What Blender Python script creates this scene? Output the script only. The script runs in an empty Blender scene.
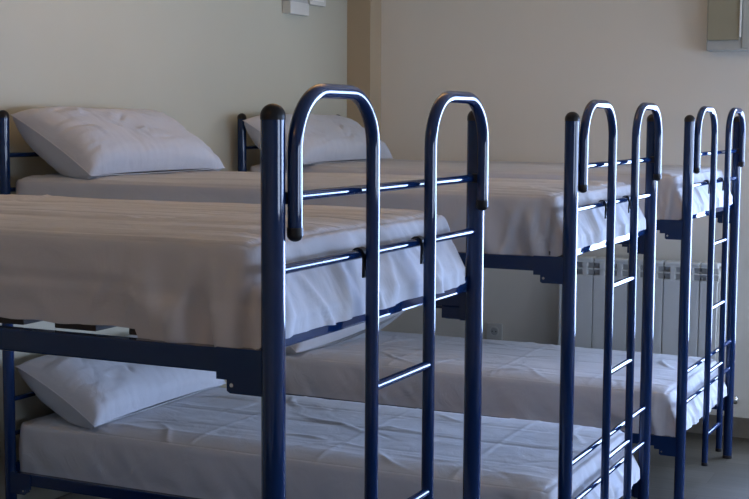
import bpy, math, random
import numpy as np
from mathutils import Vector, Matrix, Euler, noise

random.seed(4)
sc = bpy.context.scene
COL = sc.collection

# ------------------------------------------------------------------ camera
cd = bpy.data.cameras.new('camera')
cam = bpy.data.objects.new('camera', cd); COL.objects.link(cam)
F = Vector((-0.42540704, 0.89975868, -0.09727877))
R = Vector((0.90379137, 0.42793477, 0.00574445))
U = Vector((-0.04679759, 0.08547598, 0.9952406))
M = Matrix((( R.x, U.x, -F.x), (R.y, U.y, -F.y), (R.z, U.z, -F.z))).to_4x4()
M.translation = Vector((1.05047, -1.84262, 1.49010))
cam.matrix_world = M
cd.sensor_width = 36.0
cd.lens = 1328.917 / 749 * 36.0
cd.clip_start = 0.05
sc.camera = cam

# ------------------------------------------------------------------ world, light, exposure
w = bpy.data.worlds.new('world'); sc.world = w; w.use_nodes = True
bg = w.node_tree.nodes['Background']
wn, wl = w.node_tree.nodes, w.node_tree.links
wt = wn.new('ShaderNodeTexCoord'); ws = wn.new('ShaderNodeSeparateXYZ'); wl.new(wt.outputs['Generated'], ws.inputs[0])
# daylight sky: bright on the sun's side (towards +Y), calmer elsewhere
wr = wn.new('ShaderNodeMapRange'); wr.interpolation_type = 'SMOOTHSTEP'
wr.inputs['From Min'].default_value = 0.35; wr.inputs['From Max'].default_value = 0.85
wr.inputs['To Min'].default_value = 11.0; wr.inputs['To Max'].default_value = 23.0
wl.new(ws.outputs['Y'], wr.inputs['Value']); wl.new(wr.outputs['Result'], bg.inputs[1])
wc = wn.new('ShaderNodeMix'); wc.data_type = 'RGBA'
wm = wn.new('ShaderNodeMapRange'); wm.inputs['From Min'].default_value = 0.3; wm.inputs['From Max'].default_value = 0.85
wl.new(ws.outputs['Y'], wm.inputs['Value']); wl.new(wm.outputs['Result'], wc.inputs['Factor'])
wc.inputs['A'].default_value = (0.60, 0.74, 1.0, 1); wc.inputs['B'].default_value = (0.38, 0.56, 1.0, 1)
wl.new(wc.outputs['Result'], bg.inputs[0])

def area(name, loc, aim, sx, sy, power, col, spread=180):
    l = bpy.data.lights.new(name, 'AREA'); l.shape = 'RECTANGLE'; l.size = sx; l.size_y = sy
    l.energy = power; l.color = col; l.spread = math.radians(spread)
    o = bpy.data.objects.new(name, l); COL.objects.link(o); o.location = loc
    o.rotation_euler = (Vector(aim) - Vector(loc)).to_track_quat('-Z', 'Y').to_euler()
    return o
XW, YB, XR, YN, ZC = -2.05, 4.5022, 3.3, -3.6, 2.75      # room planes
# daylight through the window of the back wall (right of the frame) and the one in the right wall
for nm, lc, am, sx_, sy_ in (('portal_back_window', (1.68, YB + 0.12, 1.07), (1.68, 0, 1.07), 3.08, 1.38),
                             ('portal_right_window', (XR + 0.12, -0.2, 1.375), (0, -0.2, 1.375), 1.40, 0.68),
                             ('portal_far_right_window', (XR + 0.12, 2.85, 1.375), (0, 2.85, 1.375), 2.70, 0.68)):
    po = area(nm, lc, am, sx_, sy_, 1, (1, 1, 1)); po.data.cycles.is_portal = True
# unseen warm fill lamp, added to light the upper bunks off the ceiling
area('fill_uplight', (-0.6, 1.7, ZC - 0.425), (-0.6, 1.7, ZC + 1), 1.15, 0.30, 17, (1.0, 0.67, 0.33))
area('fill_uplight_near', (0.0, -2.3, ZC - 0.425), (0.0, -2.3, ZC + 1), 1.15, 0.30, 15, (1.0, 0.67, 0.33))  # second fill lamp, added to warm the near side
sc.view_settings.view_transform = 'Standard'
sc.view_settings.look = 'None'
sc.view_settings.gamma = 1.0
sc.view_settings.use_curve_mapping = False
sc.view_settings.exposure = 0.33

# ------------------------------------------------------------------ materials
def mat(name, col, rough=0.5, metal=0.0, coat=0.0, spec=0.5):
    m = bpy.data.materials.new(name); m.use_nodes = True
    b = m.node_tree.nodes['Principled BSDF']
    b.inputs['Base Color'].default_value = (*col, 1); b.inputs['Roughness'].default_value = rough
    b.inputs['Metallic'].default_value = metal; b.inputs['Coat Weight'].default_value = coat
    b.inputs['Coat Roughness'].default_value = 0.06
    b.inputs['Specular IOR Level'].default_value = spec
    return m, b
def nodes(m): return m.node_tree.nodes, m.node_tree.links
def add_noise_colour(m, b, c1, c2, scale, detail=3, stretch=(1, 1, 1), bump=0.0, dist=0.002, rough=0.6):
    n, l = nodes(m)
    tc = n.new('ShaderNodeTexCoord'); mp = n.new('ShaderNodeMapping'); mp.inputs['Scale'].default_value = stretch
    l.new(tc.outputs['Object'], mp.inputs['Vector'])
    nz = n.new('ShaderNodeTexNoise'); nz.inputs['Scale'].default_value = scale; nz.inputs['Detail'].default_value = detail
    nz.inputs['Roughness'].default_value = rough
    l.new(mp.outputs['Vector'], nz.inputs['Vector'])
    mx = n.new('ShaderNodeMix'); mx.data_type = 'RGBA'
    mx.inputs['A'].default_value = (*c1, 1); mx.inputs['B'].default_value = (*c2, 1)
    l.new(nz.outputs['Fac'], mx.inputs['Factor']); l.new(mx.outputs['Result'], b.inputs['Base Color'])
    if bump:
        bp = n.new('ShaderNodeBump'); bp.inputs['Strength'].default_value = bump; bp.inputs['Distance'].default_value = dist
        l.new(nz.outputs['Fac'], bp.inputs['Height']); l.new(bp.outputs['Normal'], b.inputs['Normal'])
    return mx

M_blue, b = mat('blue_enamel', (0.012, 0.035, 0.17), 0.05, spec=0.45)
add_noise_colour(M_blue, b, (0.004, 0.018, 0.072), (0.0055, 0.023, 0.088), 40)
M_black, b = mat('black_plastic', (0.012, 0.012, 0.014), 0.4, spec=0.2)
add_noise_colour(M_black, b, (0.010, 0.010, 0.012), (0.016, 0.016, 0.018), 90)
M_slat, b = mat('dark_slat', (0.02, 0.017, 0.014), 0.6)
add_noise_colour(M_slat, b, (0.016, 0.014, 0.012), (0.035, 0.028, 0.02), 12, stretch=(20, 1, 1))
M_rivet, b = mat('bright_rivet', (0.75, 0.75, 0.75), 0.25, metal=1)
add_noise_colour(M_rivet, b, (0.65, 0.65, 0.66), (0.8, 0.8, 0.8), 60)
M_chrome, b = mat('chrome', (0.7, 0.7, 0.7), 0.18, metal=1)
add_noise_colour(M_chrome, b, (0.6, 0.6, 0.6), (0.75, 0.75, 0.75), 30)

def cloth(name, c1, c2):
    m, b = mat(name, c1, 0.85, spec=0.25)
    n, l = nodes(m)
    add_noise_colour(m, b, c1, c2, 3.0, 4)
    b.inputs['Sheen Weight'].default_value = 0.15
    tc = n.new('ShaderNodeTexCoord')
    z1 = n.new('ShaderNodeTexNoise'); z1.inputs['Scale'].default_value = 9; z1.inputs['Detail'].default_value = 6
    z1.inputs['Distortion'].default_value = 1.2
    l.new(tc.outputs['Object'], z1.inputs['Vector'])
    z2 = n.new('ShaderNodeTexNoise'); z2.inputs['Scale'].default_value = 420; z2.inputs['Detail'].default_value = 2
    l.new(tc.outputs['Object'], z2.inputs['Vector'])
    b1 = n.new('ShaderNodeBump'); b1.inputs['Strength'].default_value = 0.35; b1.inputs['Distance'].default_value = 0.012
    b2 = n.new('ShaderNodeBump'); b2.inputs['Strength'].default_value = 0.10; b2.inputs['Distance'].default_value = 0.001
    l.new(z1.outputs['Fac'], b1.inputs['Height']); l.new(z2.outputs['Fac'], b2.inputs['Height'])
    l.new(b1.outputs['Normal'], b2.inputs['Normal']); l.new(b2.outputs['Normal'], b.inputs['Normal'])
    return m
M_sheet = cloth('white_cotton_sheet', (0.445, 0.455, 0.495), (0.485, 0.495, 0.54))
M_sheet_top = cloth('white_cotton_sheet_rumpled', (0.445, 0.455, 0.495), (0.485, 0.495, 0.54))
n, l = nodes(M_sheet_top); b = n['Principled BSDF']; prev = b.inputs['Normal'].links[0].from_socket      # wrinkles drawn lengthwise
tc = n.new('ShaderNodeTexCoord'); mp = n.new('ShaderNodeMapping'); mp.inputs['Scale'].default_value = (0.45, 10, 0.1)
l.new(tc.outputs['Object'], mp.inputs['Vector'])
nz = n.new('ShaderNodeTexNoise'); nz.inputs['Scale'].default_value = 1.6; nz.inputs['Detail'].default_value = 3.5
nz.inputs['Distortion'].default_value = 0.3
l.new(mp.outputs['Vector'], nz.inputs['Vector'])
bp = n.new('ShaderNodeBump'); bp.inputs['Strength'].default_value = 1.0; bp.inputs['Distance'].default_value = 0.024
gm = n.new('ShaderNodeNewGeometry'); sx = n.new('ShaderNodeSeparateXYZ'); l.new(gm.outputs['True Normal'], sx.inputs[0])
mr = n.new('ShaderNodeMapRange'); mr.inputs['From Min'].default_value = 0.7; mr.inputs['From Max'].default_value = 0.95
l.new(sx.outputs['Z'], mr.inputs['Value'])
mm = n.new('ShaderNodeMath'); mm.operation = 'MULTIPLY'; mm.inputs[1].default_value = 1.0
l.new(mr.outputs['Result'], mm.inputs[0]); l.new(mm.outputs[0], bp.inputs['Strength'])
l.new(nz.outputs['Fac'], bp.inputs['Height']); l.new(prev, bp.inputs['Normal']); l.new(bp.outputs['Normal'], b.inputs['Normal'])
M_pillow = cloth('white_cotton_pillowcase', (0.445, 0.455, 0.495), (0.485, 0.495, 0.54))
M_core, b = mat('mattress_foam', (0.6, 0.58, 0.54), 0.9)
add_noise_colour(M_core, b, (0.55, 0.53, 0.5), (0.62, 0.6, 0.56), 12)

def plaster(name, c1, c2):
    m, b = mat(name, c1, 0.75, spec=0.3)
    add_noise_colour(m, b, c1, c2, 2.2, 6, bump=0.12, dist=0.004)
    n, l = nodes(m)
    return m
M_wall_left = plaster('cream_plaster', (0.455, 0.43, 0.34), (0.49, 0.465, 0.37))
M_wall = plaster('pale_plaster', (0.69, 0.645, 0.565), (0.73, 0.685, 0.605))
M_near = plaster('sand_plaster', (0.60, 0.53, 0.41), (0.64, 0.57, 0.45))
M_ceil = plaster('ceiling_plaster', (0.50, 0.40, 0.26), (0.54, 0.43, 0.29))
M_col = plaster('tan_paint', (0.42, 0.33, 0.22), (0.46, 0.365, 0.25))
M_radi, b = mat('radiator_enamel', (0.62, 0.62, 0.60), 0.35, coat=0.2)
add_noise_colour(M_radi, b, (0.60, 0.60, 0.58), (0.65, 0.65, 0.63), 6)
M_slot, b = mat('radiator_core', (0.42, 0.42, 0.40), 0.6)
add_noise_colour(M_slot, b, (0.39, 0.385, 0.37), (0.44, 0.435, 0.42), 10)
M_plast, b = mat('white_plastic', (0.58, 0.57, 0.53), 0.4)
add_noise_colour(M_plast, b, (0.56, 0.55, 0.51), (0.61, 0.60, 0.56), 8)
M_unit, b = mat('grey_unit_housing', (0.38, 0.39, 0.37), 0.45)
add_noise_colour(M_unit, b, (0.36, 0.37, 0.35), (0.41, 0.42, 0.40), 6)
M_olive, b = mat('olive_grey_cover', (0.27, 0.25, 0.18), 0.45)
add_noise_colour(M_olive, b, (0.25, 0.235, 0.165), (0.30, 0.275, 0.20), 5)
M_skirt, b = mat('stone_skirting', (0.2, 0.17, 0.13), 0.5)
add_noise_colour(M_skirt, b, (0.13, 0.11, 0.085), (0.22, 0.19, 0.15), 45, 5)
M_frame, b = mat('window_frame_paint', (0.75, 0.74, 0.7), 0.35)
add_noise_colour(M_frame, b, (0.72, 0.71, 0.67), (0.78, 0.77, 0.73), 5)
M_door, b = mat('door_wood', (0.35, 0.2, 0.1), 0.45)
add_noise_colour(M_door, b, (0.30, 0.17, 0.08), (0.42, 0.25, 0.13), 4, stretch=(6, 6, 0.6))
M_glass = bpy.data.materials.new('window_glass'); M_glass.use_nodes = True
n, l = nodes(M_glass); n.clear()
o_ = n.new('ShaderNodeOutputMaterial'); t_ = n.new('ShaderNodeBsdfTransparent'); g_ = n.new('ShaderNodeBsdfGlossy')
g_.inputs['Roughness'].default_value = 0.02; mx_ = n.new('ShaderNodeMixShader'); mx_.inputs[0].default_value = 0.06
l.new(t_.outputs[0], mx_.inputs[1]); l.new(g_.outputs[0], mx_.inputs[2]); l.new(mx_.outputs[0], o_.inputs[0])
M_lamp = bpy.data.materials.new('fill_lamp_diffuser'); M_lamp.use_nodes = True  # glowing face of the added fill lamps
b = M_lamp.node_tree.nodes['Principled BSDF']; b.inputs['Base Color'].default_value = (0.9, 0.88, 0.8, 1)
b.inputs['Emission Color'].default_value = (1, 0.8, 0.55, 1); b.inputs['Emission Strength'].default_value = 2.0

# floor: grey-brown boards running along the beds, a low sheen
M_floor, b = mat('floor_boards', (0.14, 0.125, 0.10), 0.6, spec=0.14)
n, l = nodes(M_floor)
tc = n.new('ShaderNodeTexCoord')
br = n.new('ShaderNodeTexBrick'); br.inputs['Scale'].default_value = 1.0
br.inputs['Brick Width'].default_value = 1.2; br.inputs['Row Height'].default_value = 0.19
br.inputs['Mortar Size'].default_value = 0.003; br.offset = 0.37
br.inputs['Color1'].default_value = (0.066, 0.059, 0.047, 1); br.inputs['Color2'].default_value = (0.090, 0.080, 0.064, 1)
br.inputs['Mortar'].default_value = (0.06, 0.05, 0.04, 1)
l.new(tc.outputs['Object'], br.inputs['Vector'])
mp = n.new('ShaderNodeMapping'); mp.inputs['Scale'].default_value = (1.2, 22, 1)
l.new(tc.outputs['Object'], mp.inputs['Vector'])
nz = n.new('ShaderNodeTexNoise'); nz.inputs['Scale'].default_value = 3; nz.inputs['Detail'].default_value = 6
l.new(mp.outputs['Vector'], nz.inputs['Vector'])
rp = n.new('ShaderNodeMapRange'); rp.inputs['To Min'].default_value = 0.6; rp.inputs['To Max'].default_value = 1.35
l.new(nz.outputs['Fac'], rp.inputs['Value'])
mu = n.new('ShaderNodeMix'); mu.data_type = 'RGBA'; mu.blend_type = 'MULTIPLY'; mu.inputs['Factor'].default_value = 1
l.new(br.outputs['Color'], mu.inputs['A']); l.new(rp.outputs['Result'], mu.inputs['B'])
l.new(mu.outputs['Result'], b.inputs['Base Color'])
bp = n.new('ShaderNodeBump'); bp.inputs['Strength'].default_value = 0.15; bp.inputs['Distance'].default_value = 0.002
l.new(nz.outputs['Fac'], bp.inputs['Height']); l.new(bp.outputs['Normal'], b.inputs['Normal'])

# ------------------------------------------------------------------ mesh helpers
class MB:
    def __init__(s): s.v = []; s.f = []; s.sm = []
    def add(s, vs, fs, smooth=False):
        o = len(s.v); s.v += [tuple(p) for p in vs]
        s.f += [tuple(i + o for i in f) for f in fs]; s.sm += [smooth] * len(fs)
        return s
    def box(s, x0, x1, y0, y1, z0, z1, bev=0.0):
        if bev <= 0:
            vs = [(x, y, z) for x in (x0, x1) for y in (y0, y1) for z in (z0, z1)]
            return s.add(vs, [(0, 1, 3, 2), (4, 6, 7, 5), (0, 4, 5, 1), (2, 3, 7, 6), (0, 2, 6, 4), (1, 5, 7, 3)])
        import bmesh
        bm = bmesh.new(); bmesh.ops.create_cube(bm, size=1)
        for v in bm.verts:
            v.co = Vector(((x0 + x1) / 2 + v.co.x * (x1 - x0), (y0 + y1) / 2 + v.co.y * (y1 - y0), (z0 + z1) / 2 + v.co.z * (z1 - z0)))
        bmesh.ops.bevel(bm, geom=bm.edges[:], offset=bev, segments=2, profile=0.5, affect='EDGES')
        bm.verts.index_update()
        s.add([v.co[:] for v in bm.verts], [[v.index for v in f.verts] for f in bm.faces]); bm.free(); return s
    def tube(s, pts, r, seg=20, cap=True):
        pts = [Vector(p) for p in pts]; rings = []
        t0 = (pts[1] - pts[0]).normalized()
        a = t0.orthogonal().normalized()
        for i, p in enumerate(pts):
            t = (pts[min(i + 1, len(pts) - 1)] - pts[max(i - 1, 0)]).normalized()
            a = (a - t * a.dot(t)).normalized(); bb = t.cross(a)
            rr = r[i] if isinstance(r, (list, tuple)) else r
            rings.append([p + (a * math.cos(2 * math.pi * j / seg) + bb * math.sin(2 * math.pi * j / seg)) * rr for j in range(seg)])
        vs = [q for rg in rings for q in rg]; fs = []
        for i in range(len(pts) - 1):
            for j in range(seg):
                k = (j + 1) % seg
                fs.append((i * seg + j, i * seg + k, (i + 1) * seg + k, (i + 1) * seg + j))
        s.add(vs, fs, True)
        if cap:
            s.add(rings[0], [tuple(reversed(range(seg)))]); s.add(rings[-1], [tuple(range(seg))])
        return s
    def dome(s, c, r, d=1, seg=20, h=None, base=0.0):      # rounded cap pointing up (d=1) or down (d=-1)
        h = h or r; c = Vector(c); pts = []; rs = []
        if base: pts.append(c - Vector((0, 0, base * d))); rs.append(r)
        for i in range(8):
            t = i / 7 * math.pi / 2 * 0.97
            pts.append(c + Vector((0, 0, d * h * math.sin(t)))); rs.append(r * math.cos(t))
        return s.tube(pts, rs, seg)
    def build(s, name, m, parent=None):
        me = bpy.data.meshes.new(name); me.from_pydata(s.v, [], s.f); me.update()
        me.polygons.foreach_set('use_smooth', s.sm); me.materials.append(m)
        o = bpy.data.objects.new(name, me); COL.objects.link(o)
        if parent: o.parent = parent
        return o
def tag(o, label, cat, group=None):
    o['label'] = label; o['category'] = cat
    if group: o['group'] = group
    return o
def struct(o): o['kind'] = 'structure'; return o
def empty(name, loc, rz=0.0):
    o = bpy.data.objects.new(name, None); COL.objects.link(o); o.location = loc; o.rotation_euler = (0, 0, rz)
    o.empty_display_size = 0.1; return o

# ------------------------------------------------------------------ room shell
def wall_grid(name, m, axis, pos, thick, a0, a1, z0, z1, holes):
    """wall with rectangular openings; axis 'x' = plane of constant x"""
    mb = MB(); As = sorted({a0, a1, *[h[0] for h in holes], *[h[1] for h in holes]})
    Zs = sorted({z0, z1, *[h[2] for h in holes], *[h[3] for h in holes]})
    for i in range(len(As) - 1):
        for j in range(len(Zs) - 1):
            ca, cz = (As[i] + As[i + 1]) / 2, (Zs[j] + Zs[j + 1]) / 2
            if any(h[0] < ca < h[1] and h[2] < cz < h[3] for h in holes): continue
            p0, p1 = sorted((pos, pos + thick))
            if axis == 'x': mb.box(p0, p1, As[i], As[i + 1], Zs[j], Zs[j + 1])
            else: mb.box(As[i], As[i + 1], p0, p1, Zs[j], Zs[j + 1])
    return struct(mb.build(name, m))
T_ = 0.22
struct(MB().box(XW - T_, XR + T_, YN - T_, YB + T_, -0.12, 0).build('floor', M_floor))
struct(MB().box(XW - T_, XR + T_, YN - T_, YB + T_, ZC, ZC + 0.12).build('ceiling', M_ceil))
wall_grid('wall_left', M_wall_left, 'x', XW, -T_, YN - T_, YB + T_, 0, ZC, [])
WB = (0.14, 3.22, 0.38, 2.28); WR = (-0.90, 0.50, 1.05, 2.2); WR2 = (1.50, 4.20, 1.05, 2.2)
wall_grid('wall_back', M_wall, 'y', YB, T_, XW, XR, 0, ZC, [WB])
wall_grid('wall_right', M_wall, 'x', XR, T_, YN, YB, 0, ZC, [WR, WR2])
wall_grid('wall_near', M_near, 'y', YN, -T_, XW, XR, 0, ZC, [(0.2, 1.1, 0, 2.05)])
# corner pier, tan
struct(MB().box(XW, -1.917, 4.369, YB, 0, ZC).build('wall_corner_pier', M_col))
# skirting
struct(MB().box(-1.917, XR, YB - 0.012, YB, 0, 0.095).build('baseboard_back', M_skirt))
struct(MB().box(XW, XW + 0.012, YN, 4.369, 0, 0.095).build('baseboard_left', M_skirt))
struct(MB().box(XR - 0.012, XR, YN, YB - 0.012, 0, 0.095).build('baseboard_right', M_skirt))
def window(name, axis, pos, depth, h):
    a0, a1, z0, z1 = h; t = 0.05; root = MB()
    def bx(mb, A0, A1, Z0, Z1, d0, d1):
        p0, p1 = sorted((pos + d0, pos + d1))
        if axis == 'x': mb.box(p0, p1, A0, A1, Z0, Z1)
        else: mb.box(A0, A1, p0, p1, Z0, Z1)
    s = 1 if depth > 0 else -1
    for (A0, A1, Z0, Z1) in [(a0, a1, z0, z0 + t), (a0, a1, z1 - t, z1), (a0, a0 + t, z0 + t, z1 - t), (a1 - t, a1, z0 + t, z1 - t)]:
        bx(root, A0, A1, Z0, Z1, s * .03, s * .08)
    fr = struct(root.build(name, M_frame))
    mb = MB(); c = (a0 + a1) / 2; bx(mb, c - .03, c + .03, z0 + t, z1 - t, s * .035, s * .075); mb.build('mullion', M_frame, fr)
    for A0, A1 in ((a0 + t, c - .03), (c + .03, a1 - t)):
        mb = MB(); bx(mb, A0, A1, z0 + t, z1 - t, s * .052, s * .058); mb.build('pane', M_glass, fr)
    mb = MB(); bx(mb, a0 - .03, a1 + .03, z0 - .03, z0, -s * .03, s * .03); mb.build('window_sill', M_frame, fr)
window('window_1', 'y', YB, T_, WB)
window('window_2', 'x', XR, T_, WR)
window('window_3', 'x', XR, T_, WR2)
def shutter(axis, pos, h, z0, label):                       # roller shutter let down over the upper part of the window
    a0, a1 = h[0] + .03, h[1] - .03; mb = MB(); z = z0
    while z < h[3] - .01:
        z2 = min(z + .048, h[3])
        if axis == 'y': mb.box(a0, a1, pos + .09, pos + .105, z, z2 + .004)
        else: mb.box(pos + .09, pos + .105, a0, a1, z, z2 + .004)
        z += .05
    return tag(mb.build('roller_shutter', M_frame), label, 'shutter')
shutter('y', YB, WB, 1.74, 'pale roller shutter half lowered over the back wall window')
shutter('x', XR, WR, 1.70, 'pale roller shutter half lowered over the right wall window nearer the camera')
shutter('x', XR, WR2, 1.70, 'pale roller shutter half lowered over the right wall window nearer the back wall')
dr = struct(MB().box(0.205, 1.095, YN - 0.06, YN - 0.02, 0.004, 2.045).build('door_1', M_door))
MB().tube([(0.28, YN - 0.02, 1.0), (0.28, YN + 0.03, 1.0), (0.38, YN + 0.035, 1.0)], 0.009, 12).build('door_handle', M_chrome, dr)
for lx, ly, lb in ((-0.6, 1.7, 'long white fill lamp, added unseen above the middle bunk bed, lit upwards'), (0.0, -2.3, 'long white fill lamp, added unseen by the door wall, lit upwards')):  # bodies for the added fill lamps, out of view
    cl = tag(empty('added_fill_lamp', (lx, ly, ZC)), lb, 'light', 'added hanging fill lamps')
    MB().box(-.62, .62, -.19, .19, -.50, -.44, .008).build('housing', M_plast, cl)
    MB().box(-.59, .59, -.165, .165, -.44, -.43, .003).build('diffuser', M_lamp, cl)
    for sx_ in (-.5, .5): MB().tube([(sx_, 0, -.43), (sx_, 0, 0)], .006, 10).build('hanging_rod', M_chrome, cl)

# ------------------------------------------------------------------ radiator on the back wall
PITCH = 0.0853
r0 = -0.128 - 9 * PITCH
rad = tag(empty('radiator', ((r0 + -0.128) / 2, YB - 0.06, 0)), 'white sectional radiator low on the back wall behind the ladders', 'radiator')
for i in range(9):
    xc = (i - 4) * PITCH; h = PITCH / 2 - 0.0018
    mb = MB()
    mb.box(xc - h, xc + h, -0.052, -0.044, 0.14, 0.742, .003)            # flat front plate
    mb.box(xc - h, xc + h, 0.024, 0.034, 0.14, 0.800, .003)              # rear plate
    mb.box(xc - 0.006, xc + 0.006, -0.044, 0.026, 0.15, 0.795)           # web
    for z in (0.740, 0.774, 0.806):                                      # upper louvres
        mb.box(xc - h, xc + h, -0.050, -0.018, z, z + 0.007, .002)
    mb.box(xc - 0.013, xc + 0.013, -0.050, -0.02, 0.742, 0.81, .004)
    mb.box(xc - h, xc + h, -0.050, 0.03, 0.810, 0.832, .008)             # rounded top
    mb.tube([(xc - PITCH / 2 + .001, -.005, .775), (xc + PITCH / 2 - .001, -.005, .775)], .02, 14)
    mb.tube([(xc - PITCH / 2 + .001, -.005, .19), (xc + PITCH / 2 - .001, -.005, .19)], .02, 14)
    e = mb.build('radiator_section', M_radi, rad)
    k = MB().box(xc - h + .002, xc + h - .002, -0.030, 0.022, 0.745, 0.806).build('inner_core', M_slot, e)
MB().tube([(4.5 * PITCH, -.005, .19), (4.5 * PITCH + .045, -.005, .19)], .012, 14).build('valve_pipe', M_chrome, rad)
MB().tube([(4.5 * PITCH + .045, -.005, .19), (4.5 * PITCH + .05, -.005, .19), (4.5 * PITCH + .095, -.005, .19), (4.5 * PITCH + .10, -.005, .19)], [.012, .019, .021, .015], 16).build('valve_knob', M_chrome, rad)
MB().tube([(4.5 * PITCH + .03, -.005, .19), (4.5 * PITCH + .03, .05, .19)], .008, 12).build('supply_pipe', M_chrome, rad)
for i in (-3, 3):
    MB().box(i * PITCH - .01, i * PITCH + .01, .034, .0585, .70, .73).build('wall_bracket', M_radi, rad)

# ------------------------------------------------------------------ socket and wall boxes
so = tag(empty('wall_socket', (-1.265, YB, 0.417)), 'square white electric socket low on the back wall left of the radiator', 'socket')
MB().box(-.042, .042, -.012, 0, -.042, .042, .004).build('socket_plate', M_plast, so)
def ring(mb, c, r0, r1, y0, y1, seg=28):
    vs = []
    for j in range(seg):
        a = 2 * math.pi * j / seg
        for (r, y) in ((r1, y1), (r1, y0), (r0, y0), (r0, y1)): vs.append((c[0] + r * math.cos(a), y, c[1] + r * math.sin(a)))
    fs = []
    for j in range(seg):
        k = (j + 1) % seg
        for q in range(4): fs.append((j * 4 + q, j * 4 + (q + 1) % 4, k * 4 + (q + 1) % 4, k * 4 + q))
    mb.add(vs, fs)
mb = MB(); ring(mb, (0, 0), .0195, .026, -.017, -.011); mb.build('socket_rim', M_plast, so)
MB().tube([(0, -.0122, 0), (0, -.0135, 0)], .0195, 24).build('socket_well', M_slot, so)
for s in (-1, 1): MB().tube([(s * .0095, -.0132, 0), (s * .0095, -.0145, 0)], .003, 10).build('pin_hole', M_black, so)

bx = tag(empty('wall_box', (XW, 3.785, 1.984)), 'small white box with dark left side, high on the left wall', 'wall box')
MB().box(0, .045, -.10, .085, 0.0, .058, .003).build('lower_cover', M_plast, bx)
MB().box(0, .040, -.10, .085, .058, .075, .002).build('dark_strip', M_slot, bx)
MB().box(0, .045, -.10, .085, .075, .20, .003).build('upper_cover', M_plast, bx)
bx = tag(empty('wall_box', (XW, 3.985, 2.043)), 'white box touching the top edge of the photo, nearer the tan corner pier', 'wall box')
MB().box(0, .035, -.085, .08, 0, .13, .003).build('cover', M_plast, bx)
MB().box(.035, .038, -.06, .055, .02, .11, .001).build('front_plate', M_frame, bx)

ac = tag(empty('wall_unit', (-0.02, YB, 1.815)), 'pale wall-mounted unit with olive grey front, high on the back wall', 'wall unit')  # wall-mounted box, its kind left open
MB().box(-.203, .075, -.075, 0, 0, .52, .006).build('housing', M_unit, ac)
MB().box(-.197, -.052, -.088, -.075, .047, .50, .003).build('front_cover', M_olive, ac)
MB().box(-.052, -.044, -.095, -.075, .060, .50, .002).build('trim_strip', M_frame, ac)
MB().box(-.040, .065, -.083, -.075, .01, .50, .003).build('side_cover', M_unit, ac)

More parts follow.
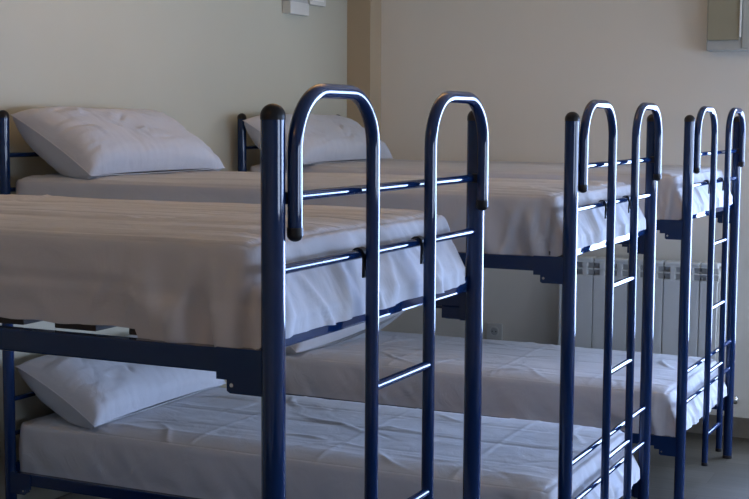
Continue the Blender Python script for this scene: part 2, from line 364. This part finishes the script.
# ------------------------------------------------------------------ bunk bed frame
LEN, WID = 1.97, 0.8953
HX, YF, YS = 0.0258, 0.0256, 0.3155
RP, RT, RS = 0.0198, 0.0085, 0.0125
def stile_path(side):
    # free end -> up -> arch -> stile down; in the plane x = HX
    ya, yb = YF, YS; zt = 1.537; r = 0.098
    pts = [(ya, 1.303), (ya, 1.38)]
    for i in range(0, 13):
        t = math.pi - i / 12 * math.pi / 2; pts.append((ya + r + r * math.cos(t), zt - r + r * math.sin(t)))
    for i in range(0, 13):
        t = math.pi / 2 - i / 12 * math.pi / 2; pts.append((yb - r + r * math.cos(t), zt - r + r * math.sin(t)))
    pts += [(yb, 1.2), (yb, 0.7), (yb, 0.115)]
    return [(HX, y if side == 0 else WID - y, z) for y, z in pts]
def make_bunk():
    root = empty('bunk_bed', (0, 0, 0))
    for x in (0, -LEN):
        for y in (0, WID):
            p = MB().tube([(x, y, .012), (x, y, 1.496)], RP, 28).build('post', M_blue, root)
            MB().dome((x, y, 1.495), RP + .0006, 1, 28, .0198, base=.006).build('post_cap', M_black, p)
            MB().tube([(x, y, 0), (x, y, .014)], [RP + .001, RP + .001], 24).build('foot_cap', M_black, p)
        y0, y1 = RP * .6, WID - RP * .6
        for z in (1.364, 1.247, .530, .410):
            MB().tube([(x, y0, z), (x, y1, z)], RT, 16).build('guard_rail' if x == 0 else 'headboard_rail', M_blue, root)
        s = -1 if x == 0 else 1
        for z in (1.115, .281):
            o_ = x - s * 0; xt, xb, xi = x + s * .006, x + s * .0105, x + s * .022       # outer face leans in towards its lower edge
            mb = MB().add([(q, y_, h_) for y_ in (RP * .7, WID - RP * .7) for q, h_ in ((xt, z + .033), (xb, z), (xi, z), (xi, z + .033))],
                          [(0, 1, 2, 3), (7, 6, 5, 4), (0, 4, 5, 1), (1, 5, 6, 2), (2, 6, 7, 3), (3, 7, 4, 0)])
            mb.box(min(x + s * .01, x + s * .045), max(x + s * .01, x + s * .045), RP, WID - RP, z, z + .003)
            mb.build('end_rail', M_blue, root)
    for z in (1.077, .243):
        for y in (0, WID):
            sd = MB().box(-LEN + RP * .8, -RP * .8, y - .0125, y + .0125, z, z + .0405, .003).build('side_rail', M_blue, root)
            for (xe, s) in ((0, -1), (-LEN, 1)):
                out = -1 if y == 0 else 1
                prof = [(.012, .043), (.098, .043), (.098, -.010), (.078, -.010), (.078, -.028), (.072, -.032), (.012, -.032)]
                for yy, th in ((y + out * .0125, out * .004),):
                    vs = [(xe + s * a, yy, z + c) for a, c in prof] + [(xe + s * a, yy + th, z + c) for a, c in prof]
                    m_ = len(prof)
                    fs = [tuple(range(m_)), tuple(reversed(range(m_, 2 * m_)))] + [(i, (i + 1) % m_, m_ + (i + 1) % m_, m_ + i) for i in range(m_)]
                    mb = MB().add(vs, fs)
                    mb.box(min(xe + s * .012, xe + s * .03), max(xe + s * .012, xe + s * .03), y - .014, y + .014, z - .03, z + .043, .003)
                    mb.box(min(xe + s * .03, xe + s * .074), max(xe + s * .03, xe + s * .074), y - .010, y + .010, z - .028, z, .002)
                    br_ = mb.build('corner_bracket', M_blue, sd)
                MB().tube([(xe + s * .068, y + out * .016, z - .018), (xe + s * .068, y + out * .0185, z - .018)], .0035, 10).build('rivet', M_rivet, sd)
        for i in range(11):
            xc = -.098 - .160 * i
            MB().box(xc - .045, xc + .045, .028, WID - .028, z + .041, z + .053, .002).build('slat', M_slat, root)
    for side in (0, 1):
        pts = stile_path(side)
        st = MB().tube(pts, RS, 20).build('ladder_stile', M_blue, root)
        MB().dome((pts[0][0], pts[0][1], 1.305), RS + .0008, -1, 18, .011, base=.012).build('end_cap', M_black, st)
        MB().tube([(pts[-1][0], pts[-1][1], .104), (pts[-1][0], pts[-1][1], .118)], RS + .0008, 18).build('foot_cap', M_black, st)
        ys = pts[-1][1]; ya = pts[0][1]
        # black hook clip over the lower guard rail, with a tail behind the stile
        mb = MB(); arc = [(0.013 * math.cos(t), 0.013 * math.sin(t)) for t in [math.pi - i / 8 * math.pi for i in range(9)]]
        path = [(-.013 + 0, 1.24)] + [(a, 1.247 + c) for a, c in arc] + [(.013, 1.232), (.0125, 1.205)]
        vs = []; fs = []
        for (a, c) in path:
            for dy in (-.009, .009): vs.append((a, ys + dy, c))
        for i, (a, c) in enumerate(path):
            for dy in (-.009, .009): vs.append((a * .72, ys + dy, 1.247 + (c - 1.247) * (.72 if c > 1.247 else 1)))
        m_ = len(path)
        for i in range(m_ - 1):
            fs += [(2 * i, 2 * i + 1, 2 * i + 3, 2 * i + 2), (2 * m_ + 2 * i, 2 * m_ + 2 * i + 2, 2 * m_ + 2 * i + 3, 2 * m_ + 2 * i + 1),
                   (2 * i, 2 * i + 2, 2 * m_ + 2 * i + 2, 2 * m_ + 2 * i), (2 * i + 1, 2 * m_ + 2 * i + 1, 2 * m_ + 2 * i + 3, 2 * i + 3)]
        mb.add(vs, fs); mb.build('rail_clip', M_black, st)
        MB().box(0.002, .018, ya - .008, ya + .008, 1.354, 1.374, .003).build('spacer', M_black, st)
    for z in (1.003, .743, .484, .225):
        MB().tube([(HX, YS + RS * .6, z), (HX, WID - YS - RS * .6, z)], .0088, 16).build('rung', M_blue, root)
    return root
def copy_tree(o, parent=None):
    c = o.copy(); COL.objects.link(c); c.parent = parent
    for ch in list(o.children): copy_tree(ch, c)
    return c
POS = [((0, 0, 0), -0.0011), ((-0.01226, 1.65325, 0), -0.0040), ((-0.02216, 3.18002, 0), -0.01996)]
LAB = ['nearest blue metal bunk bed, its foot and ladder large in front',
       'middle blue metal bunk bed, between the nearest one and the farthest one',
       'farthest blue metal bunk bed, beside the tan corner pier and radiator']
bunk0 = make_bunk(); bunks = [bunk0, copy_tree(bunk0), copy_tree(bunk0)]
for o, (p, a), lb in zip(bunks, POS, LAB):
    o.location = p; o.rotation_euler = (0, 0, a); tag(o, lb, 'bunk bed', 'blue bunk beds in a row')

# ------------------------------------------------------------------ mattresses with sheets
def fbm(x, y, z=0.0): return noise.noise(Vector((x, y, z))) + .5 * noise.noise(Vector((2.1 * x, 2.1 * y, z + 7)))
def sheet_mesh(seed, upper, k_):
    rs = random.Random(seed)
    X0, X1, Y0, Y1 = -1.957, -.055, .026, WID - .030
    Z1 = 0.1755 if upper else 0.1725; r = .030; st = .0085
    nx = int((X1 - X0) / st); ny = int((Y1 - Y0) / st); nz = 20
    xs = np.linspace(X0, X1, nx + 1); ys = np.linspace(Y0, Y1, ny + 1)
    ts = np.linspace(0, 1, nz + 1)                       # 0 = hem, 1 = top edge
    # long ridges running the length of the bed
    ridg = [(rs.uniform(Y0 + .03, Y1 - .03), rs.uniform(.003, .009), rs.uniform(.0012, .0034) * (1.9 if upper else .9), rs.uniform(0, 50), rs.uniform(.3, 1.4)) for _ in range(26 if upper else 12)]
    # pressed fold lines of a fresh sheet, and short random creases
    folds_x = [X0 + .25 + .44 * i + rs.uniform(-.03, .03) for i in range(4)]
    folds_y = [Y0 + .22, Y0 + .44, Y0 + .66]
    cre = []
    for _ in range(10 if upper else 34):
        cx, cy, a = rs.uniform(X0, X1), rs.uniform(Y0, Y1), rs.uniform(-.9, .9) + (0 if rs.random() < .6 else 1.3)
        cre.append((cx, cy, math.cos(a), math.sin(a), rs.uniform(.04, .16), rs.uniform(.006, .011), rs.uniform(.003, .007) * rs.choice((1, 1, -.6))))
    def top_h(x, y):
        h = .0035 * fbm(x * 1.6 + seed, y * 2.5) + .0015 * fbm(x * 7, y * 9 + seed)
        for (yc, w_, a, ph, fr) in ridg:
            dy = y - yc - .012 * math.sin(x * fr + ph) - .004 * noise.noise(Vector((x * 2.3, ph, 0)))
            if abs(dy) < 4 * w_: h += a * math.exp(-(dy / w_) ** 2) * (.35 + .65 * abs(noise.noise(Vector((x * fr * 1.5, ph, 3))) * 2))
        if not upper:
            for xf in folds_x:
                dx = x - xf - .004 * math.sin(y * 9 + xf)
                if abs(dx) < .02: h += .0026 * math.exp(-(dx / .007) ** 2)
            for yf in folds_y:
                dy = y - yf - .005 * math.sin(x * 4 + yf)
                if abs(dy) < .02: h -= .0032 * math.exp(-(dy / .008) ** 2)
        for (cx, cy, ca, sa, ln, w_, am) in cre:
            u = (x - cx) * ca + (y - cy) * sa; v = -(x - cx) * sa + (y - cy) * ca
            v += .012 * math.sin(u * 22 + cx * 9)
            if abs(u) < 2 * ln and abs(v) < 3 * w_: h += am * math.exp(-(u / ln) ** 2 - (v / w_) ** 2)
        return h
    V = {}; verts = []; faces = []
    def vid(key, fn):
        if key not in V: V[key] = len(verts); verts.append(fn())
        return V[key]
    Ph = [rs.uniform(0, 9) for _ in range(8)]
    def hem(side, a):          # hem height along each side (local z, 0 = rail top)
        n_ = noise.noise(Vector((a * 5, side * 3.1 + seed, 0)))
        n2 = noise.noise(Vector((a * 17, side * 1.7 + seed, 4)))
        if side in (0, 2):
            return (.012 if k_ == 0 and upper and a < -.28 else -.006) + .006 * n_ + .003 * n2 + (-.006 * math.exp(-((a - X1 + .12) / .12) ** 2))
        return (.017 if upper else .008) + .005 * n_ + .002 * n2
    def surf(ix, iy, it):
        # ix,iy index on the top grid perimeter (it<nz) or inside (it==nz)
        x, y = xs[ix], ys[iy]; t = ts[it]
        sd = None
        if iy == 0: sd = 0
        if iy == ny: sd = 2
        if ix == nx: sd = 1
        if ix == 0: sd = 3
        zz = Z1
        if it < nz:
            hz = hem(sd, x if sd in (0, 2) else y)
            # blend hems at corners
            if ix in (0, nx) and iy in (0, ny): hz = .5 * (hem(0 if iy == 0 else 2, x) + hem(1 if ix == nx else 3, y))
            zz = hz + (Z1 - hz) * t
        q = Vector((min(max(x, X0 + r), X1 - r), min(max(y, Y0 + r), Y1 - r), min(zz, Z1 - r)))
        dv = Vector((x, y, zz)) - q
        nrm = dv.normalized() if dv.length > 1e-6 else Vector((0, 0, 1))
        p = q + nrm * min(r, dv.length) if dv.length > 1e-6 else Vector((x, y, zz))
        h = 0.0
        edge = min(x - X0, X1 - x, y - Y0, Y1 - y)
        if it == nz:
            k = min(1, edge / .03) ; h = top_h(x, y) * (.35 + .65 * k) - .004 * (1 - min(1, edge / .09)) ** 2
            h -= .004 * (1 - min(1, edge / .12)) + (0 if upper else .020 * (1 - min(1, (y - Y0) / .10)) ** 1.5)
            return p + nrm * h
        # side cloth: vertical folds that open towards the hem; looser at the foot
        dn = 1 - t
        along = x if sd in (0, 2) else y
        amp = .004 + .012 * dn
        if sd == 1: amp = .006 + .010 * dn; f_ = 15
        elif sd == 3: f_ = 9
        else:
            near = math.exp(-((X1 - x) / .22) ** 2)
            amp *= .6 + 3.0 * near; f_ = 8 + 9 * near
        w1 = noise.noise(Vector((along * f_ + .55 * (t * 1.6) * math.sin(Ph[sd] + along * 3), seed + sd * 5, t * .55)))
        w2 = noise.noise(Vector((along * f_ * 2.3 + t * 2.2, seed * 2 + sd, t * 1.2)))
        w3 = 1 - abs(noise.noise(Vector((along * f_ * .8 + t * 1.1, seed + sd + 9, 2.0)))) * 3.4
        h = amp * (w1 + .35 * w2) * min(1, .25 + dn * 1.6) + amp * .35 * max(0, w3)
        bul = math.sin(math.pi * min(1, dn * 1.15)) * .005
        cyy = min(1, min(abs(x - X0), abs(x - X1)) / .05) if sd in (0, 2) else min(1, min(abs(y - Y0), abs(y - Y1)) / .05)
        h = h * (.35 + .65 * cyy) + bul + (.022 * dn if sd == 1 else 0) + (.010 * dn if sd == 0 and not (k_ == 0 and upper and x < -.3) else 0)
        # corner pleat at the foot
        if sd == 0:
            c = x - (X1 - .035 - .02 * math.sin(t * 2.4)); h += .010 * math.exp(-(c / .012) ** 2) * (.3 + dn) - .007 * math.exp(-((c + .035) / .02) ** 2) * dn
        if sd == 1:
            for yc in (Y0 + .06, Y1 - .05):
                c = y - yc - .03 * dn * (1 if yc < .4 else -1); h += .008 * math.exp(-(c / .012) ** 2) * dn
        if sd == 1: h = max(h * 1.25, .012 * min(1, dn * 2) + .030 * min(1, max(0, (dn - .40) / .40)) + .5 * h)
        if sd == 0 and upper:
            for xc, wd, am, sl in ((-.075, .011, .016, .03), (-.115, .014, .014, -.02), (-.175, .018, .017, .05), (-.250, .022, .012, -.04), (-.345, .012, .006, .10)):
                h += am * (.25 + dn) * math.exp(-((x - xc - sl * (t - .5)) / wd) ** 2) * min(1, dn * 4)
            h -= .004
        if sd == 1:
            for yc, wd, am, sl in ((.09, .016, .012, .05), (.17, .010, .010, -.10), (.26, .020, .012, .06), (.40, .012, .009, -.05), (.50, .022, .012, .10), (.63, .012, .010, -.08), (.74, .018, .012, .04)):
                yc = yc + .03 * math.sin(seed * 1.7 + yc * 20)
                h += am * (.15 + dn) * math.exp(-((y - yc - sl * (t - .5)) / wd) ** 2) * min(1, dn * 4)
        if sd == 0 and k_ == 0 and upper: h -= .004 * math.exp(-((t - .46 + .02 * math.sin(x * 3)) / .05) ** 2) - .002
        h = max(min(h, .034 if sd in (0, 2) else (.064 if sd == 1 else .003)), .001)
        return p + Vector((nrm.x, nrm.y, nrm.z)) * h
    idx = lambda ix, iy, it: vid((ix, iy, it), lambda: surf(ix, iy, it))
    for i in range(nx):
        for j in range(ny):
            faces.append((idx(i, j, nz), idx(i + 1, j, nz), idx(i + 1, j + 1, nz), idx(i, j + 1, nz)))
    for t in range(nz):
        for i in range(nx):
            faces.append((idx(i, 0, t), idx(i + 1, 0, t), idx(i + 1, 0, t + 1), idx(i, 0, t + 1)))
            faces.append((idx(i + 1, ny, t), idx(i, ny, t), idx(i, ny, t + 1), idx(i + 1, ny, t + 1)))
        for j in range(ny):
            faces.append((idx(nx, j, t), idx(nx, j + 1, t), idx(nx, j + 1, t + 1), idx(nx, j, t + 1)))
            faces.append((idx(0, j + 1, t), idx(0, j, t), idx(0, j, t + 1), idx(0, j + 1, t + 1)))
    mb = MB(); mb.v = [tuple(v) for v in verts]; mb.f = faces; mb.sm = [True] * len(faces)
    return mb
def place(o, k, z):
    (px, py, pz), a = POS[k]; o.location = (px, py, z); o.rotation_euler = (0, 0, a)
WHO = ['nearest', 'middle', 'farthest']
for k in range(3):
    for up in (1, 0):
        z = 1.118 if up else .284
        root = empty('mattress', (0, 0, 0)); place(root, k, z)
        tag(root, {(0, 1): 'white sheeted mattress on the top bunk of the nearest bed, foreground left',
                   (0, 0): 'white sheeted mattress on the bottom bunk of the nearest bed, below the picture edge',
                   (1, 1): 'white sheeted mattress on the top bunk of the middle bed',
                   (1, 0): 'white sheeted mattress on the bottom bunk of the middle bed, lowest in the photo',
                   (2, 1): 'white sheeted mattress on the top bunk of the farthest bed',
                   (2, 0): 'white sheeted mattress on the bottom bunk of the farthest bed, in front of radiator'}[(k, up)],
            'mattress', 'sheeted mattresses on the bunk beds')
        MB().box(-1.91, -.068, .046, WID - .046, .016, .150, .02).build('mattress_core', M_core, root)
        sheet_mesh(11 * k + 3 * up + 2, bool(up), k).build('fitted_sheet', M_sheet_top if up else M_sheet, root)

# ------------------------------------------------------------------ pillows
def pillow(k, zb, seed, label, xf=-1.640, z_head=.212, y0=.035, y1=.860, T=.088, slump=0.0, xh=-1.968, skew=0.0, lift=0.0):
    """leaning pillow: long side across the bed, head edge raised on the headboard"""
    rs = random.Random(seed)
    n1, n2 = 90, 46
    root = empty('pillow', (0, 0, 0)); place(root, k, zb)
    tag(root, label, 'pillow', 'white pillows at the heads of the bunks')
    # local frame: u along bed width (y), v from foot edge up to head edge
    foot = Vector((xf, 0, .014)); head = Vector((xh, 0, z_head)); dvv = head - foot; W_ = dvv.length; ev = dvv.normalized()
    en = Vector((-ev.z, 0, ev.x)) * (-1 if ev.x < 0 else 1); en = Vector((abs(ev.z), 0, abs(ev.x)))
    vs = []; fs = []
    cre = [(rs.uniform(-.8, .8), rs.uniform(-.7, .7), rs.uniform(0, math.pi), rs.uniform(.08, .3), rs.uniform(.015, .04), rs.uniform(-.012, .010)) for _ in range(34)]
    def P(i, j, s):
        u = -1 + 2 * i / n1; v = -1 + 2 * j / n2
        # edges pulled in between the four pointed corners
        pu = u * (1 - .045 * (1 - v * v)); pv = v * (1 - .07 * (1 - u * u) ** 1.0)
        prof = (max(0, 1 - abs(u) ** (8.0 if u < 0 else 4.5))) ** .5 * (max(0, 1 - abs(v) ** (2.8 if v > 0 else 5.0))) ** .5
        th = T * prof * (1.0 if s > 0 else 1.25)
        y = (y0 + y1) / 2 + pu * (y1 - y0) / 2
        p = foot + ev * (W_ * (pv + 1) / 2); p.y = y
        d = 0.0
        if prof > .02:
            for (cu, cv, a, ln, wd, am) in cre:
                A = (u - cu) * 1.6 * math.cos(a) + (v - cv) * math.sin(a); Bq = -(u - cu) * 1.6 * math.sin(a) + (v - cv) * math.cos(a)
                d += am * math.exp(-(A / ln) ** 2 - (Bq / wd) ** 2)
            # radiating gathers from the seams
            d += .004 * noise.noise(Vector((u * 14, v * 2.5, seed))) * abs(v) + .006 * noise.noise(Vector((u * 3, v * 11, seed + 5))) * abs(u) ** 2
            d += .006 * fbm(u * 2.2 + seed, v * 2.0)
            d *= min(1, prof * 1.8)
        if s < 0: d *= .4
        p = p + en * (s * th + d * s)
        # it sags: the far end slides down, the belly sits heavy
        p.x += skew * (u + 1) / 2 * (1 - v) / 2; p.z += lift * ((u + 1) / 2) ** 2 * (1 - v) / 2
        p.z -= slump * (u + 1) / 2 * (v + 1) / 2
        p.z -= .018 * (1 - u * u) * (1 - v) * .5 * (1 if s < 0 else .2)
        p.z = max(p.z, .000 + (.003 if s > 0 else 0) + .0015 * prof)
        p.x = max(p.x, -1.944 if p.y < .024 else (-1.985 if abs(p.y - WID / 2) > .40 else -2.02))
        return p
    for s in (1, -1):
        o = len(vs)
        for i in range(n1 + 1):
            for j in range(n2 + 1): vs.append(P(i, j, s))
        for i in range(n1):
            for j in range(n2):
                a = o + i * (n2 + 1) + j; q = (a, a + n2 + 1, a + n2 + 2, a + 1)
                fs.append(q if s < 0 else tuple(reversed(q)))
    mb = MB(); mb.add(vs, fs, True); pc = mb.build('pillowcase', M_pillow, root)
    # piped seam round the edge
    ring_ = [P(i, 0, 1) * .5 + P(i, 0, -1) * .5 for i in range(n1 + 1)] + [P(n1, j, 1) * .5 + P(n1, j, -1) * .5 for j in range(1, n2 + 1)] \
        + [P(i, n2, 1) * .5 + P(i, n2, -1) * .5 for i in range(n1 - 1, -1, -1)] + [P(0, j, 1) * .5 + P(0, j, -1) * .5 for j in range(n2 - 1, 0, -1)]
    mb = MB(); mb.tube(ring_ + [ring_[0]], .0018, 6, cap=False); mb.build('seam', M_pillow, root)
    return root
ZU, ZL = 1.118 + .1705, .284 + .1680
pillow(1, ZU, 5, 'white pillow leaning at the head of the middle top bunk, far left of photo')
pillow(2, ZU, 9, 'white pillow at the head of the farthest top bunk, seen through the ladder hook', y0=-.055, y1=.85, xh=-1.93, z_head=.195)
pillow(1, ZL, 13, 'bluish white pillow on the middle bottom bunk, under the nearest bed rail', z_head=.19)
pillow(2, ZL, 17, 'white pillow on the farthest bottom bunk, its tip showing below the nearest sheet', z_head=.18, xf=-1.715, skew=.17, lift=.11, T=.105)
